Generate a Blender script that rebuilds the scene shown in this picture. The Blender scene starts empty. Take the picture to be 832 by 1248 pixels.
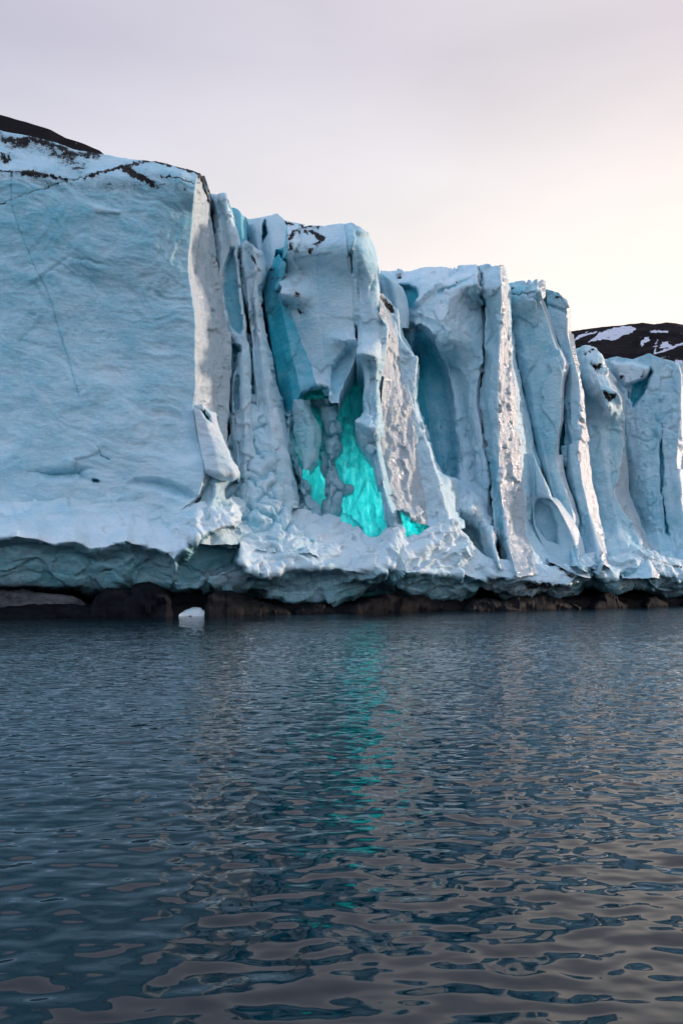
import bpy, math
import numpy as np
from mathutils import Vector

# ------------------------------------------------------------------ camera
F, CZ, HY, CX = 971.0, 2.5, 716.0, 416.0      # focal length in photo pixels, eye height, horizon row, centre column
sc = bpy.context.scene
cd = bpy.data.cameras.new("camera")
cam = bpy.data.objects.new("camera", cd)
sc.collection.objects.link(cam)
cam.location = (0, 0, CZ)
cam.rotation_euler = (math.pi / 2, 0, 0)
cd.sensor_fit = 'VERTICAL'
cd.sensor_height = 36.0
cd.lens = F / 1248 * 36.0
cd.shift_y = 92 / 1248
cd.clip_start = 0.1
cd.clip_end = 20000
sc.camera = cam

# ------------------------------------------------------------------ sky and sun
SUN_EL, SUN_AZ = 11.0, 66.0
sdir = Vector((math.sin(math.radians(SUN_AZ)) * math.cos(math.radians(SUN_EL)),
               math.cos(math.radians(SUN_AZ)) * math.cos(math.radians(SUN_EL)),
               math.sin(math.radians(SUN_EL))))
w = bpy.data.worlds.new("World"); sc.world = w; w.use_nodes = True
nt = w.node_tree; nt.nodes.clear()
N = nt.nodes.new; L = nt.links.new
out = N('ShaderNodeOutputWorld'); bg = N('ShaderNodeBackground'); L(bg.outputs[0], out.inputs[0])
bg.inputs[1].default_value = 0.1
sky = N('ShaderNodeTexSky'); sky.sky_type = 'NISHITA'; sky.sun_disc = False
sky.sun_elevation = math.radians(SUN_EL); sky.sun_rotation = math.radians(SUN_AZ)
sky.air_density = 1.0; sky.dust_density = 2.0; sky.ozone_density = 2.0
tc = N('ShaderNodeTexCoord'); sep = N('ShaderNodeSeparateXYZ'); L(tc.outputs['Generated'], sep.inputs[0])
# thin cloud veil: cream near the horizon, lavender grey higher up, brighter towards the sun
rampz = N('ShaderNodeValToRGB'); L(sep.outputs[2], rampz.inputs[0])
cr = rampz.color_ramp
cr.elements[0].position = 0.0; cr.elements[0].color = (1.10, 1.04, 0.97, 1)
cr.elements[1].position = 1.0; cr.elements[1].color = (0.60, 0.63, 0.78, 1)
for p, c in ((0.22, (1.10, 1.03, 0.97, 1)), (0.33, (1.05, 0.98, 0.95, 1)), (0.43, (0.90, 0.87, 0.88, 1)), (0.55, (0.70, 0.67, 0.74, 1)), (0.7, (0.74, 0.70, 0.76, 1))):
    e = cr.elements.new(p); e.color = c
dot = N('ShaderNodeVectorMath'); dot.operation = 'DOT_PRODUCT'; L(tc.outputs['Generated'], dot.inputs[0])
dot.inputs[1].default_value = Vector((math.sin(math.radians(48)), math.cos(math.radians(48)), 0.12)).normalized()
rs = N('ShaderNodeMapRange'); L(dot.outputs['Value'], rs.inputs[0])
rs.inputs[1].default_value = -0.2; rs.inputs[2].default_value = 1.0; rs.inputs[3].default_value = 0.0; rs.inputs[4].default_value = 1.0
left = N('ShaderNodeMix'); left.data_type = 'RGBA'; left.blend_type = 'MULTIPLY'
left.inputs[0].default_value = 1.0
lr = N('ShaderNodeValToRGB'); L(rs.outputs[0], lr.inputs[0])
lr.color_ramp.elements[0].position = 0.0; lr.color_ramp.elements[0].color = (0.92, 1.08, 1.34, 1)
lr.color_ramp.elements[1].position = 1.0; lr.color_ramp.elements[1].color = (1.22, 1.13, 1.03, 1)
e = lr.color_ramp.elements.new(0.44); e.color = (0.82, 0.84, 0.92, 1)
e = lr.color_ramp.elements.new(0.72); e.color = (1.01, 1.0, 1.0, 1)
L(rampz.outputs[0], left.inputs[6]); L(lr.outputs[0], left.inputs[7])
nz = N('ShaderNodeTexNoise'); nz.inputs['Scale'].default_value = 1.9; nz.inputs['Detail'].default_value = 4
mp = N('ShaderNodeMapping'); mp.inputs['Scale'].default_value = (1, 1, 3.0)
L(tc.outputs['Generated'], mp.inputs[0]); L(mp.outputs[0], nz.inputs[0])
cm = N('ShaderNodeMapRange'); L(nz.outputs[0], cm.inputs[0])
cm.inputs[1].default_value = 0.3; cm.inputs[2].default_value = 0.7; cm.inputs[3].default_value = 0.95; cm.inputs[4].default_value = 1.12
veil = N('ShaderNodeVectorMath'); veil.operation = 'SCALE'
L(left.outputs[2], veil.inputs[0]); L(cm.outputs[0], veil.inputs['Scale'])
vs = N('ShaderNodeVectorMath'); vs.operation = 'SCALE'; L(veil.outputs[0], vs.inputs[0]); vs.inputs['Scale'].default_value = 10.0
mixv = N('ShaderNodeMix'); mixv.data_type = 'RGBA'; mixv.inputs[0].default_value = 0.94
L(sky.outputs[0], mixv.inputs[6]); L(vs.outputs[0], mixv.inputs[7]); L(mixv.outputs[2], bg.inputs[0])

sl = bpy.data.lights.new("sun", 'SUN'); so = bpy.data.objects.new("sun", sl); sc.collection.objects.link(so)
sl.energy = 3.2; sl.angle = math.radians(3); sl.color = (1.0, 0.74, 0.60)
so.rotation_euler = sdir.to_track_quat('Z', 'Y').to_euler()

sc.view_settings.view_transform = 'Standard'
sc.view_settings.look = 'None'
sc.view_settings.gamma = 1
sc.view_settings.exposure = 0.0
sc.view_settings.use_curve_mapping = False
sc.render.engine = 'CYCLES'
sc.cycles.use_denoising = True
sc.cycles.max_bounces = 6
sc.cycles.diffuse_bounces = 4
sc.cycles.glossy_bounces = 3
sc.cycles.transmission_bounces = 3
sc.cycles.caustics_reflective = False
sc.cycles.caustics_refractive = False
sc.cycles.sample_clamp_indirect = 4

# ------------------------------------------------------------------ numpy noise
_rng = np.random.RandomState(7)
_perm = np.concatenate([_rng.permutation(256)] * 3)
_gr = _rng.normal(size=(256, 3)); _gr /= np.linalg.norm(_gr, axis=1)[:, None]

def perlin(p):
    i = np.floor(p).astype(int); f = p - i; i &= 255
    u = f * f * f * (f * (f * 6 - 15) + 10)
    r = 0
    for dx in (0, 1):
        wx = u[..., 0] if dx else 1 - u[..., 0]
        for dy in (0, 1):
            wy = u[..., 1] if dy else 1 - u[..., 1]
            for dz in (0, 1):
                wz = u[..., 2] if dz else 1 - u[..., 2]
                h = _perm[_perm[_perm[(i[..., 0] + dx) & 255] + ((i[..., 1] + dy) & 255)] + ((i[..., 2] + dz) & 255)]
                g = _gr[h]
                r = r + wx * wy * wz * (g[..., 0] * (f[..., 0] - dx) + g[..., 1] * (f[..., 1] - dy) + g[..., 2] * (f[..., 2] - dz))
    return r * 1.5

def fbm(p, octv=4, gain=0.5, ridge=False):
    a, s, t = 1.0, 0.0, 0.0
    q = p.copy()
    for k in range(octv):
        n = perlin(q + 17.3 * k)
        if ridge: n = 1 - 2 * np.abs(n)
        s = s + a * n; t += a
        a *= gain; q = q * 2.03
    return s / t

def worley(p, jit=0.9):
    """F1, F2 and a random value of the nearest cell, plus a facet height (plane tilted per cell)."""
    i = np.floor(p).astype(int); f = p - i
    f1 = np.full(p.shape[:-1], 9.0); f2 = f1.copy(); rid = np.zeros(p.shape[:-1]); fac = np.zeros(p.shape[:-1])
    for dx in (-1, 0, 1):
        for dy in (-1, 0, 1):
            for dz in (-1, 0, 1):
                h = _perm[_perm[_perm[(i[..., 0] + dx) & 255] + ((i[..., 1] + dy) & 255)] + ((i[..., 2] + dz) & 255)]
                j = _gr[h] * 0.45 * jit + 0.5
                v = f - j - np.array([dx, dy, dz])
                d = np.sqrt((v ** 2).sum(-1))
                pl = (v * _gr[(h + 91) & 255]).sum(-1)
                m = d < f1
                f2 = np.where(m, f1, np.minimum(f2, d))
                rid = np.where(m, h / 255.0, rid); fac = np.where(m, pl, fac)
                f1 = np.where(m, d, f1)
    return f1, f2, rid, fac

def sstep(a, b, x):
    t = np.clip((x - a) / (b - a + 1e-9), 0, 1)
    return t * t * (3 - 2 * t)

def segdist(X, Y, poly, closed=False):
    d = np.full(X.shape, 1e9)
    pts = list(poly) + ([poly[0]] if closed else [])
    for (ax, ay), (bx, by) in zip(pts[:-1], pts[1:]):
        vx, vy = bx - ax, by - ay
        t = np.clip(((X - ax) * vx + (Y - ay) * vy) / (vx * vx + vy * vy + 1e-9), 0, 1)
        d = np.minimum(d, np.hypot(X - ax - t * vx, Y - ay - t * vy))
    return d

def inside(X, Y, poly):
    c = np.zeros(X.shape, bool)
    n = len(poly)
    for k in range(n):
        x0, y0 = poly[k]; x1, y1 = poly[(k + 1) % n]
        if y0 == y1: continue
        cond = ((y0 > Y) != (y1 > Y)) & (X < (x1 - x0) * (Y - y0) / (y1 - y0) + x0)
        c ^= cond
    return c

def polyin(X, Y, poly, soft):
    """0 outside, rising to 1 over soft pixels inside the outline."""
    d = segdist(X, Y, poly, True)
    return np.where(inside(X, Y, poly), sstep(0, soft, d), 0.0)

# ------------------------------------------------------------------ mesh helpers
ROOT = Vector((10, 78, 0))

def world(PX, PY, D):
    return np.stack([(PX - CX) / F * D, D, CZ + (HY - PY) / F * D], -1)

def grid_normals(W):
    du = np.gradient(W, axis=1); dv = np.gradient(W, axis=0)
    n = np.cross(dv, du)
    n /= np.linalg.norm(n, axis=-1)[..., None] + 1e-12
    # face the viewer's side of the sheet
    s = np.sign((n * (np.array([0, 0, CZ]) - W)).sum(-1))
    flip = 1.0 if np.mean(s) >= 0 else -1.0
    return n * flip

def link_mesh(name, V, faces, mat, parent=None, attrs=None, smooth=True):
    me = bpy.data.meshes.new(name)
    V = np.asarray(V, float)
    if parent is not None: V = V - np.array(parent.location)
    faces = np.asarray(faces, np.int32)
    k = faces.shape[1]
    me.vertices.add(len(V)); me.vertices.foreach_set('co', V.astype(np.float32).ravel())
    me.loops.add(faces.size); me.loops.foreach_set('vertex_index', faces.ravel())
    me.polygons.add(len(faces))
    me.polygons.foreach_set('loop_start', np.arange(0, faces.size, k, dtype=np.int32))
    me.polygons.foreach_set('loop_total', np.full(len(faces), k, np.int32))
    me.polygons.foreach_set('use_smooth', np.full(len(faces), smooth))
    me.update(calc_edges=True)
    if attrs:
        for an, av in attrs.items():
            at = me.attributes.new(an, 'FLOAT', 'POINT')
            at.data.foreach_set('value', np.asarray(av, np.float32).ravel())
    me.materials.append(mat)
    o = bpy.data.objects.new(name, me); sc.collection.objects.link(o)
    if parent is not None: o.parent = parent
    return o

def grid_faces(nv, nu, wrap=False):
    i = np.arange(nv - 1)[:, None]; j = np.arange(nu - (0 if wrap else 1))[None, :]
    j2 = (j + 1) % nu
    return np.stack([i * nu + j, i * nu + j2, (i + 1) * nu + j2, (i + 1) * nu + j], -1).reshape(-1, 4)

def resample(c, n):
    c = np.array(c, float)
    if len(c) == 1: return np.repeat(c, n, 0)
    L_ = np.concatenate([[0], np.cumsum(np.hypot(np.diff(c[:, 0]), np.diff(c[:, 1])) + 1e-6)])
    L_ /= L_[-1]
    t = np.linspace(0, 1, n)
    m = np.zeros_like(c)
    dL = np.diff(L_)[:, None]; sl_ = np.diff(c, axis=0) / dL
    m[0] = sl_[0]; m[-1] = sl_[-1]
    for k in range(1, len(c) - 1):
        a, b = sl_[k - 1], sl_[k]
        wa, wb = 2 * dL[k] + dL[k - 1], dL[k] + 2 * dL[k - 1]
        with np.errstate(divide='ignore', invalid='ignore'):
            h = (wa + wb) / (wa / a + wb / b)
        m[k] = np.where(a * b > 0, h, 0)
    k = np.clip(np.searchsorted(L_, t, side='right') - 1, 0, len(c) - 2)
    h = dL[k]; s = ((t - L_[k])[:, None]) / h
    return ((2 * s**3 - 3 * s**2 + 1) * c[k] + (s**3 - 2 * s**2 + s) * h * m[k]
            + (-2 * s**3 + 3 * s**2) * c[k + 1] + (s**3 - s**2) * h * m[k + 1])

def blur(A, n, ax):
    for _ in range(n):
        P_ = np.concatenate([A.take([0], ax), A, A.take([-1], ax)], ax)
        m = A.shape[ax]
        A = (P_.take(range(0, m), ax) + 2 * P_.take(range(1, m + 1), ax) + P_.take(range(2, m + 2), ax)) / 4
    return A

STEP = 1.45
def loft(name, curves, disp, mat, parent, blue=0.3, gloss=0.0, back=12.0, step=STEP, carve=(), stroke=(),
         soft=2, bulge=None, spans=None, left=True, right=True, top=True, label=None, tone=None, seed=0.0, dz=0.0, toe=None):
    """Sheet between traced ridge lines (px, py, distance); sides and top are carried back into the ice."""
    curves = [[p if len(p) == 3 else (p[0], p[1], c[0][2]) for p in c] for c in curves]
    curves = [[(p[0], p[1], p[2] + dz) for p in c] for c in curves]
    if toe:     # the base of a tower flares forward into the foot
        curves = [c + [(c[-1][0] + 0.12 * toe[0], c[-1][1] + 0.4 * toe[0], c[-1][2] - 0.35 * toe[1]),
                       (c[-1][0] + 0.30 * toe[0], c[-1][1] + toe[0], c[-1][2] - toe[1])] for c in curves]
    hmax = max(abs(c[-1][1] - c[0][1]) for c in curves)
    nv = int(hmax / step) + 2
    R = [resample(c, nv) for c in curves]
    cols = []; SP = []
    for k in range(len(R) - 1):
        wmax = np.max(np.hypot(R[k + 1][:, 0] - R[k][:, 0], 0))
        ns = max(4, int(wmax / step))
        b = (bulge[k] if bulge else 0.0)
        for j in range(ns):
            s = j / ns
            q = R[k] * (1 - s) + R[k + 1] * s
            q = q.copy(); q[:, 2] -= b * math.sin(math.pi * s)
            cols.append(q); SP.append(k + s)
    cols.append(R[-1]); SP.append(len(R) - 1)
    G = np.stack(cols, 1)
    G = blur(blur(G, soft, 1), 1, 0)
    PX, PY, D = G[..., 0], G[..., 1], G[..., 2].copy()
    SPg = np.broadcast_to(np.array(SP)[None, :], PX.shape)
    TV = np.broadcast_to(np.linspace(0, 1, nv)[:, None], PX.shape)
    B = np.full(PX.shape, float(blue) if not callable(blue) else 0.0)
    if callable(blue): B = blue(PX, PY, SPg, TV)
    if spans is not None:       # per-span blueness
        for k, v in enumerate(spans):
            if v is not None: B = np.where((SPg >= k) & (SPg < k + 1), v, B)
    GL = np.full(PX.shape, float(gloss)) if not callable(gloss) else gloss(PX, PY, SPg, TV)
    DR = np.zeros(PX.shape)
    n1 = fbm(np.stack([PX / 9, PY / 9, PX * 0 + 3], -1), 3)
    n2 = fbm(np.stack([PX / 5, PY / 5, PX * 0 + 8], -1), 3); n3 = fbm(np.stack([PX / 5, PY / 5, PX * 0 + 14], -1), 3)
    for (poly, dep, sf, bl) in carve:
        m = polyin(PX + 2.0 * n1, PY + 2.0 * n1[::-1], poly, sf)
        D = D + dep * m
        if bl is not None: B = B * (1 - m) + bl * m
    for (poly, wd, dep, bl, di) in stroke:
        aw = (4.5 if di > 0.6 else 2.0)
        d = segdist(PX + aw * n2, PY + aw * n3, poly)
        m = np.exp(-(d / wd) ** 2)
        D = D + dep * m
        if bl is not None: B = B * (1 - m) + bl * m
        DR = np.maximum(DR, di * m)
    W = world(PX, PY, D)
    nrm = grid_normals(W)
    nrm = blur(blur(nrm, 2, 0), 2, 1); nrm /= np.linalg.norm(nrm, axis=-1)[..., None] + 1e-9
    dd, db = disp(W + seed, SPg, TV)
    W = W + nrm * dd[..., None]
    B = np.clip(B + db, 0, 1)
    # sides carried back along the line of sight, top carried straight back
    def ext(E, vec):
        return E + vec
    parts = [W]; at = [B, GL, DR]
    def addcol(A, first):
        e = A[:, :1] if first else A[:, -1:]
        return np.concatenate([e, A], 1) if first else np.concatenate([A, e], 1)
    ray = W - np.array([0, 0, CZ]); ray[..., 2] = 0
    ray /= np.linalg.norm(ray, axis=-1)[..., None]
    Wn = W
    if left:
        Wn = np.concatenate([W[:, :1] + ray[:, :1] * back, W[:, :1] + ray[:, :1] * back * 0.5, Wn], 1)
        at = [addcol(addcol(a, True), True) for a in at]
    if right:
        Wn = np.concatenate([Wn, W[:, -1:] + ray[:, -1:] * back * 0.5, W[:, -1:] + ray[:, -1:] * back], 1)
        at = [addcol(addcol(a, False), False) for a in at]
    if top:
        e = Wn[:1]
        Wn = np.concatenate([e + np.array([0, back, 0.0]), e + np.array([0, back * 0.5, 0.0]),
                             e + np.array([0, back * 0.1, 0.0]), Wn], 0)
        at = [np.concatenate([a[:1], a[:1], a[:1], a], 0) for a in at]
    nv2, nu2 = Wn.shape[:2]
    o = link_mesh(name, Wn.reshape(-1, 3), grid_faces(nv2, nu2), mat, parent,
                  {'blue': at[0], 'gloss': at[1], 'dirt': at[2]})
    if label: o['label'] = label
    return o

# displacement recipes: return (height in metres, change of blueness)
def fract(W, sc_, wd_, dep, seed_):
    """occasional sharp fractures along cell borders, broken up by a mask"""
    q = W + fbm(W * 0.5 + seed_, 3)[..., None] * 1.2
    f1, f2, r, fac = worley(q * np.array(sc_) + seed_)
    m = sstep(0.05, 0.35, fbm(W * 0.16 + seed_ * 2, 2))
    return -dep * np.exp(-((f2 - f1) / wd_) ** 2) * m, fac * m

def d_face(W, S, T):
    big = fbm(W * np.array([0.09, 0.09, 0.09]), 3)
    q = W @ np.array([[1, 0, 0.35], [0, 1, 0], [-0.35, 0, 1]])
    warp = fbm(W * 0.15 + 9, 2)
    arc = fbm(q * np.array([0.16, 0.16, 0.42]) + warp[..., None] * 2.0, 3, 0.5, True)
    rip = fbm(q * np.array([0.40, 0.4, 1.3]) + warp[..., None] * 1.2, 3)
    fine = fbm(W * np.array([1.8, 1.8, 3.4]), 4, 0.65)
    fr, fac = fract(W, (0.13, 0.13, 0.17), 0.035, 0.18, 3.0)
    return big * 1.1 + arc * 0.22 + rip * 0.09 + fine * 0.055 + fr + fac * 0.35, rip * 0.10 + arc * 0.10 + big * 0.20

def d_flat(W, S, T):
    """clean-broken face with slanted hatching"""
    big = fbm(W * np.array([0.16, 0.16, 0.12]) + 2, 3)
    q = W @ np.array([[1, 0, -0.5], [0, 1, 0], [0.5, 0, 1]])
    hat = fbm(q * np.array([0.7, 0.7, 3.0]), 3, 0.6)
    f1, f2, r, fac = worley(W * np.array([0.22, 0.22, 0.13]) + fbm(W * 0.3, 2)[..., None] * 0.4)
    fine = fbm(W * 2.6, 3, 0.6)
    fr, fa2 = fract(W, (0.35, 0.35, 0.22), 0.05, 0.25, 7.0)
    return big * 0.4 + hat * 0.07 + fac * 0.45 + fa2 * 0.4 + fr + fine * 0.06, big * 0.3 + hat * 0.12

def d_tower(W, S, T):
    big = fbm(W * np.array([0.2, 0.2, 0.12]), 3)
    st = fbm(W * np.array([1.0, 1.0, 0.22]) + 5, 4, 0.55)
    rip = fbm(W * np.array([1.2, 1.2, 3.0]), 3, 0.6)
    f1, f2, r, fac = worley(W * np.array([0.32, 0.32, 0.16]) + fbm(W * 0.5, 2)[..., None] * 0.5)
    fr, fa2 = fract(W, (0.6, 0.6, 0.32), 0.06, 0.22, 11.0)
    return big * 0.45 + st * 0.16 + rip * 0.06 + fac * 0.5 + fa2 * 0.25 + fr, big * 0.25 + st * 0.15

def d_facet(W, S, T):
    """crinkled, sun-catching side faces"""
    st = fbm(W * np.array([0.8, 0.8, 0.3]), 4, 0.6)
    cr_ = fbm(W * np.array([2.4, 2.4, 1.3]) + 4, 4, 0.65, True)
    f1, f2, r, fac = worley(W * np.array([0.45, 0.45, 0.22]) + fbm(W * 0.6, 2)[..., None] * 0.6)
    vr = sstep(-0.15, 0.3, fbm(W * 0.22 + 31, 2))
    return st * 0.30 + cr_ * 0.10 * vr + fac * 0.30, st * 0.1

def d_rubble(W, S, T):
    q = W + fbm(W * 0.35, 3)[..., None] * 1.6
    f1, f2, r, fac = worley(q * np.array([0.42, 0.42, 0.42]))
    g1, g2, r2, fac2 = worley(q * np.array([1.3, 1.3, 1.1]) + 5)
    crack = sstep(0, 0.16, f2 - f1)
    crack2 = sstep(0, 0.18, g2 - g1)
    big = fbm(W * 0.16, 3)
    fine = fbm(W * 2.5, 3, 0.6)
    h = big * 1.1 + (1 - f1) * 0.9 * crack + fac * 0.5 + (0.8 - g1) * 0.28 * crack2 + fine * 0.08
    return h - 0.5, (1 - crack) * 0.25 + big * 0.2

def d_foot(W, S, T):
    """folded, melt-sculpted foot"""
    wp = fbm(W * 0.14 + 3, 3)[..., None]
    x, y, z = W[..., 0], W[..., 1], W[..., 2]
    f1, f2, r, fac = worley(W * np.array([0.14, 0.14, 0.22]) + wp * 1.0)
    g1, g2, r2, fac2 = worley(W * np.array([0.5, 0.5, 0.8]) + wp * 1.5)
    g3, g4, r3, fac3 = worley(W * np.array([1.3, 1.3, 1.9]) + wp * 2)
    soft_ = fbm(W * np.array([0.22, 0.22, 0.3]) + wp, 3)
    fine = fbm(W * 2.2, 4, 0.7)
    und = sstep(0.45, 0.6, T)
    # ice flows down in slanting ribs, stronger towards the right
    ribs = fbm(np.stack([(x + 0.75 * z) * 0.9, y * 0.25, z * 0.10], -1), 4, 0.6)
    rt = sstep(10, 20, x) * (1 - und)
    ml = 0.35 + 0.65 * sstep(-17, -9, x)
    gran = sstep(-0.1, 0.3, fbm(W * 0.2 + 20, 2)) * (1 - und)
    lump = soft_ * 0.9 + fac * 1.1 + fac2 * (0.35 + 0.25 * gran) + fac3 * 0.22 * gran + fine * 0.13 + ribs * 0.3
    rib = ribs * 0.75 + fac * 0.7 + soft_ * 0.3 + fac3 * 0.12 + fine * 0.09
    undr = soft_ * 0.7 + fac * 0.9 + fac2 * 0.25 + fine * 0.10 + fbm(np.stack([x * 0.8, y * 0.3, z * 0.15], -1), 3) * 0.3
    h = lump * ml * (1 - rt) * (1 - und) + rib * rt + undr * und * (0.6 + 0.4 * ml)
    return h, fac * 0.12 + soft_ * 0.10

def d_twist(W, S, T):
    a, b = d_flat(W, S, T)
    g1, g2, r2, fac2 = worley(W * np.array([0.7, 0.7, 0.6]) + 3)
    return a * 0.5 + fac2 * 0.4, b

def d_smooth(W, S, T):
    big = fbm(W * np.array([0.25, 0.25, 0.15]), 3)
    fine = fbm(W * np.array([1.2, 1.2, 0.5]), 3)
    return big * 0.5 + fine * 0.07, big * 0.1

# ------------------------------------------------------------------ materials
def newmat(name):
    m = bpy.data.materials.new(name); m.use_nodes = True
    t = m.node_tree; t.nodes.clear()
    return m, t, t.nodes.new, t.links.new

def attr(t, n):
    a = t.nodes.new('ShaderNodeAttribute'); a.attribute_name = n; return a.outputs['Fac']

def noise(t, vec, scale, detail=4, rough=0.55, stretch=None):
    n = t.nodes.new('ShaderNodeTexNoise'); n.inputs['Scale'].default_value = scale
    n.inputs['Detail'].default_value = detail; n.inputs['Roughness'].default_value = rough
    if stretch:
        mp_ = t.nodes.new('ShaderNodeMapping'); mp_.inputs['Scale'].default_value = stretch
        t.links.new(vec, mp_.inputs[0]); vec = mp_.outputs[0]
    t.links.new(vec, n.inputs['Vector']); return n.outputs['Fac']

def mrange(t, v, a, b, c, d):
    m = t.nodes.new('ShaderNodeMapRange'); t.links.new(v, m.inputs[0])
    for k, x in enumerate((a, b, c, d)): m.inputs[k + 1].default_value = x
    return m.outputs[0]

def math_(t, op, a, b):
    m = t.nodes.new('ShaderNodeMath'); m.operation = op
    for k, x in enumerate((a, b)):
        if isinstance(x, (int, float)): m.inputs[k].default_value = x
        else: t.links.new(x, m.inputs[k])
    return m.outputs[0]

def ramp(t, v, stops):
    r = t.nodes.new('ShaderNodeValToRGB'); t.links.new(v, r.inputs[0])
    e = r.color_ramp.elements
    e[0].position, e[0].color = stops[0][0], (*stops[0][1], 1)
    e[1].position, e[1].color = stops[-1][0], (*stops[-1][1], 1)
    for p, c in stops[1:-1]:
        q = e.new(p); q.color = (*c, 1)
    return r.outputs[0]

def mixc(t, f, a, b):
    m = t.nodes.new('ShaderNodeMix'); m.data_type = 'RGBA'
    if isinstance(f, (int, float)): m.inputs[0].default_value = f
    else: t.links.new(f, m.inputs[0])
    for k, x in ((6, a), (7, b)):
        if isinstance(x, tuple): m.inputs[k].default_value = (*x, 1)
        else: t.links.new(x, m.inputs[k])
    return m.outputs[2]

ICE_STOPS = [(0.0, (0.74, 0.85, 0.91)), (0.3, (0.50, 0.73, 0.83)), (0.55, (0.25, 0.56, 0.68)),
             (0.8, (0.05, 0.46, 0.57)), (1.0, (0.01, 0.40, 0.50))]

SSS = 0.3
def make_ice(name, trans=0.0):
    m, t, N_, L_ = newmat(name)
    geo = N_('ShaderNodeNewGeometry'); pos = geo.outputs['Position']
    o_ = N_('ShaderNodeOutputMaterial'); b = N_('ShaderNodeBsdfPrincipled')
    na = noise(t, pos, 0.5, 6, 0.6, (1, 1, 1.8)); nb = noise(t, pos, 3.0, 5, 0.65, (1, 1, 2.6))
    bl = math_(t, 'ADD', attr(t, 'blue'), mrange(t, na, 0.3, 0.7, -0.10, 0.10))
    bl = math_(t, 'ADD', bl, mrange(t, nb, 0.3, 0.7, -0.09, 0.09))
    col = ramp(t, bl, ICE_STOPS)
    wet = mrange(t, attr(t, 'gloss'), 0.35, 1.0, 0.0, 0.75)
    col = mixc(t, wet, col, (0.36, 0.45, 0.50))
    # grit and silt where the ice is dirty; painted shade under the foot
    nd = noise(t, pos, 0.9, 8, 0.72); nd2 = noise(t, pos, 7.0, 4, 0.7)
    dm = math_(t, 'ADD', attr(t, 'dirt'), mrange(t, nd, 0.25, 0.75, -0.62, 0.42))
    dm = math_(t, 'ADD', dm, mrange(t, nd2, 0.3, 0.7, -0.18, 0.18))
    dmask = mrange(t, dm, 0.42, 0.60, 0, 1)
    silt_shade = mrange(t, dm, 0.12, 0.6, 0, 0.5)
    col = mixc(t, silt_shade, col, (0.16, 0.16, 0.17))
    col = mixc(t, dmask, col, (0.018, 0.016, 0.017))
    L_(col, b.inputs['Base Color'])
    gl = attr(t, 'gloss')
    nr = noise(t, pos, 0.5, 5, 0.65, (1, 1, 0.6))
    rg = math_(t, 'SUBTRACT', 0.58, math_(t, 'MULTIPLY', gl, mrange(t, nr, 0.38, 0.60, 0.10, 0.44)))
    rg = math_(t, 'ADD', rg, math_(t, 'MULTIPLY', dmask, 0.3))
    L_(rg, b.inputs['Roughness'])
    b.inputs['IOR'].default_value = 1.31
    L_(math_(t, 'ADD', 0.5, math_(t, 'MULTIPLY', gl, 0.9)), b.inputs['Specular IOR Level'])
    # bump: wind ripple, melt cups, grain
    n1 = noise(t, pos, 1.6, 6, 0.6, (1, 1, 2.4)); n2 = noise(t, pos, 7.0, 6, 0.7, (1, 1, 1.6))
    v = noise(t, pos, 2.2, 5, 0.65, (1.6, 1.6, 0.55))
    h = math_(t, 'ADD', math_(t, 'MULTIPLY', n1, 0.55), math_(t, 'MULTIPLY', n2, 0.17))
    h = math_(t, 'ADD', h, math_(t, 'MULTIPLY', v, math_(t, 'MULTIPLY', gl, 0.45)))
    bp = N_('ShaderNodeBump'); bp.inputs['Strength'].default_value = 0.65; bp.inputs['Distance'].default_value = 0.35
    L_(h, bp.inputs['Height']); L_(bp.outputs[0], b.inputs['Normal'])
    if trans:
        tr = N_('ShaderNodeBsdfTranslucent')
        ns_ = noise(t, pos, 0.55, 7, 0.7, (2.4, 2.4, 0.5))
        L_(ramp(t, ns_, [(0.36, (0.01, 0.40, 0.40)), (0.5, (0.05, 0.60, 0.56)), (0.68, (0.45, 0.93, 0.86))]), tr.inputs['Color'])
        mx = N_('ShaderNodeMixShader'); mx.inputs[0].default_value = trans
        L_(b.outputs[0], mx.inputs[1]); L_(tr.outputs[0], mx.inputs[2]); L_(mx.outputs[0], o_.inputs[0])
    else:
        b.inputs['Subsurface Weight'].default_value = SSS; b.inputs['Subsurface Radius'].default_value = (0.10, 0.55, 0.80); b.inputs['Subsurface Scale'].default_value = 0.5
        L_(b.outputs[0], o_.inputs[0])
    return m

ICE = make_ice('glacier_ice'); GLOW = make_ice('clear_blue_ice', 0.5); THIN = make_ice('thin_translucent_ice', 0.22)

def make_rock(name, c0, c1, rough=0.8):
    m, t, N_, L_ = newmat(name)
    geo = N_('ShaderNodeNewGeometry'); pos = geo.outputs['Position']
    o_ = N_('ShaderNodeOutputMaterial'); b = N_('ShaderNodeBsdfPrincipled'); L_(b.outputs[0], o_.inputs[0])
    n = noise(t, pos, 0.9, 8, 0.7, (1, 1, 2.0)); n2 = noise(t, pos, 6, 6, 0.7)
    L_(mixc(t, mrange(t, n, 0.35, 0.65, 0, 1), c0, c1), b.inputs['Base Color'])
    b.inputs['Roughness'].default_value = rough; b.inputs['Specular IOR Level'].default_value = 0.06
    bp = N_('ShaderNodeBump'); bp.inputs['Strength'].default_value = 0.6; bp.inputs['Distance'].default_value = 0.15
    L_(math_(t, 'ADD', n, math_(t, 'MULTIPLY', n2, 0.4)), bp.inputs['Height']); L_(bp.outputs[0], b.inputs['Normal'])
    return m
ROCK = make_rock('wet_dark_rock', (0.005, 0.006, 0.009), (0.015, 0.017, 0.022), 0.8)
ROCK_BROWN = make_rock('brown_rock', (0.006, 0.007, 0.009), (0.021, 0.022, 0.025), 0.6)
ROCK_BLACK = make_rock('black_bedrock', (0.006, 0.006, 0.008), (0.018, 0.017, 0.019), 0.7)

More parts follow.
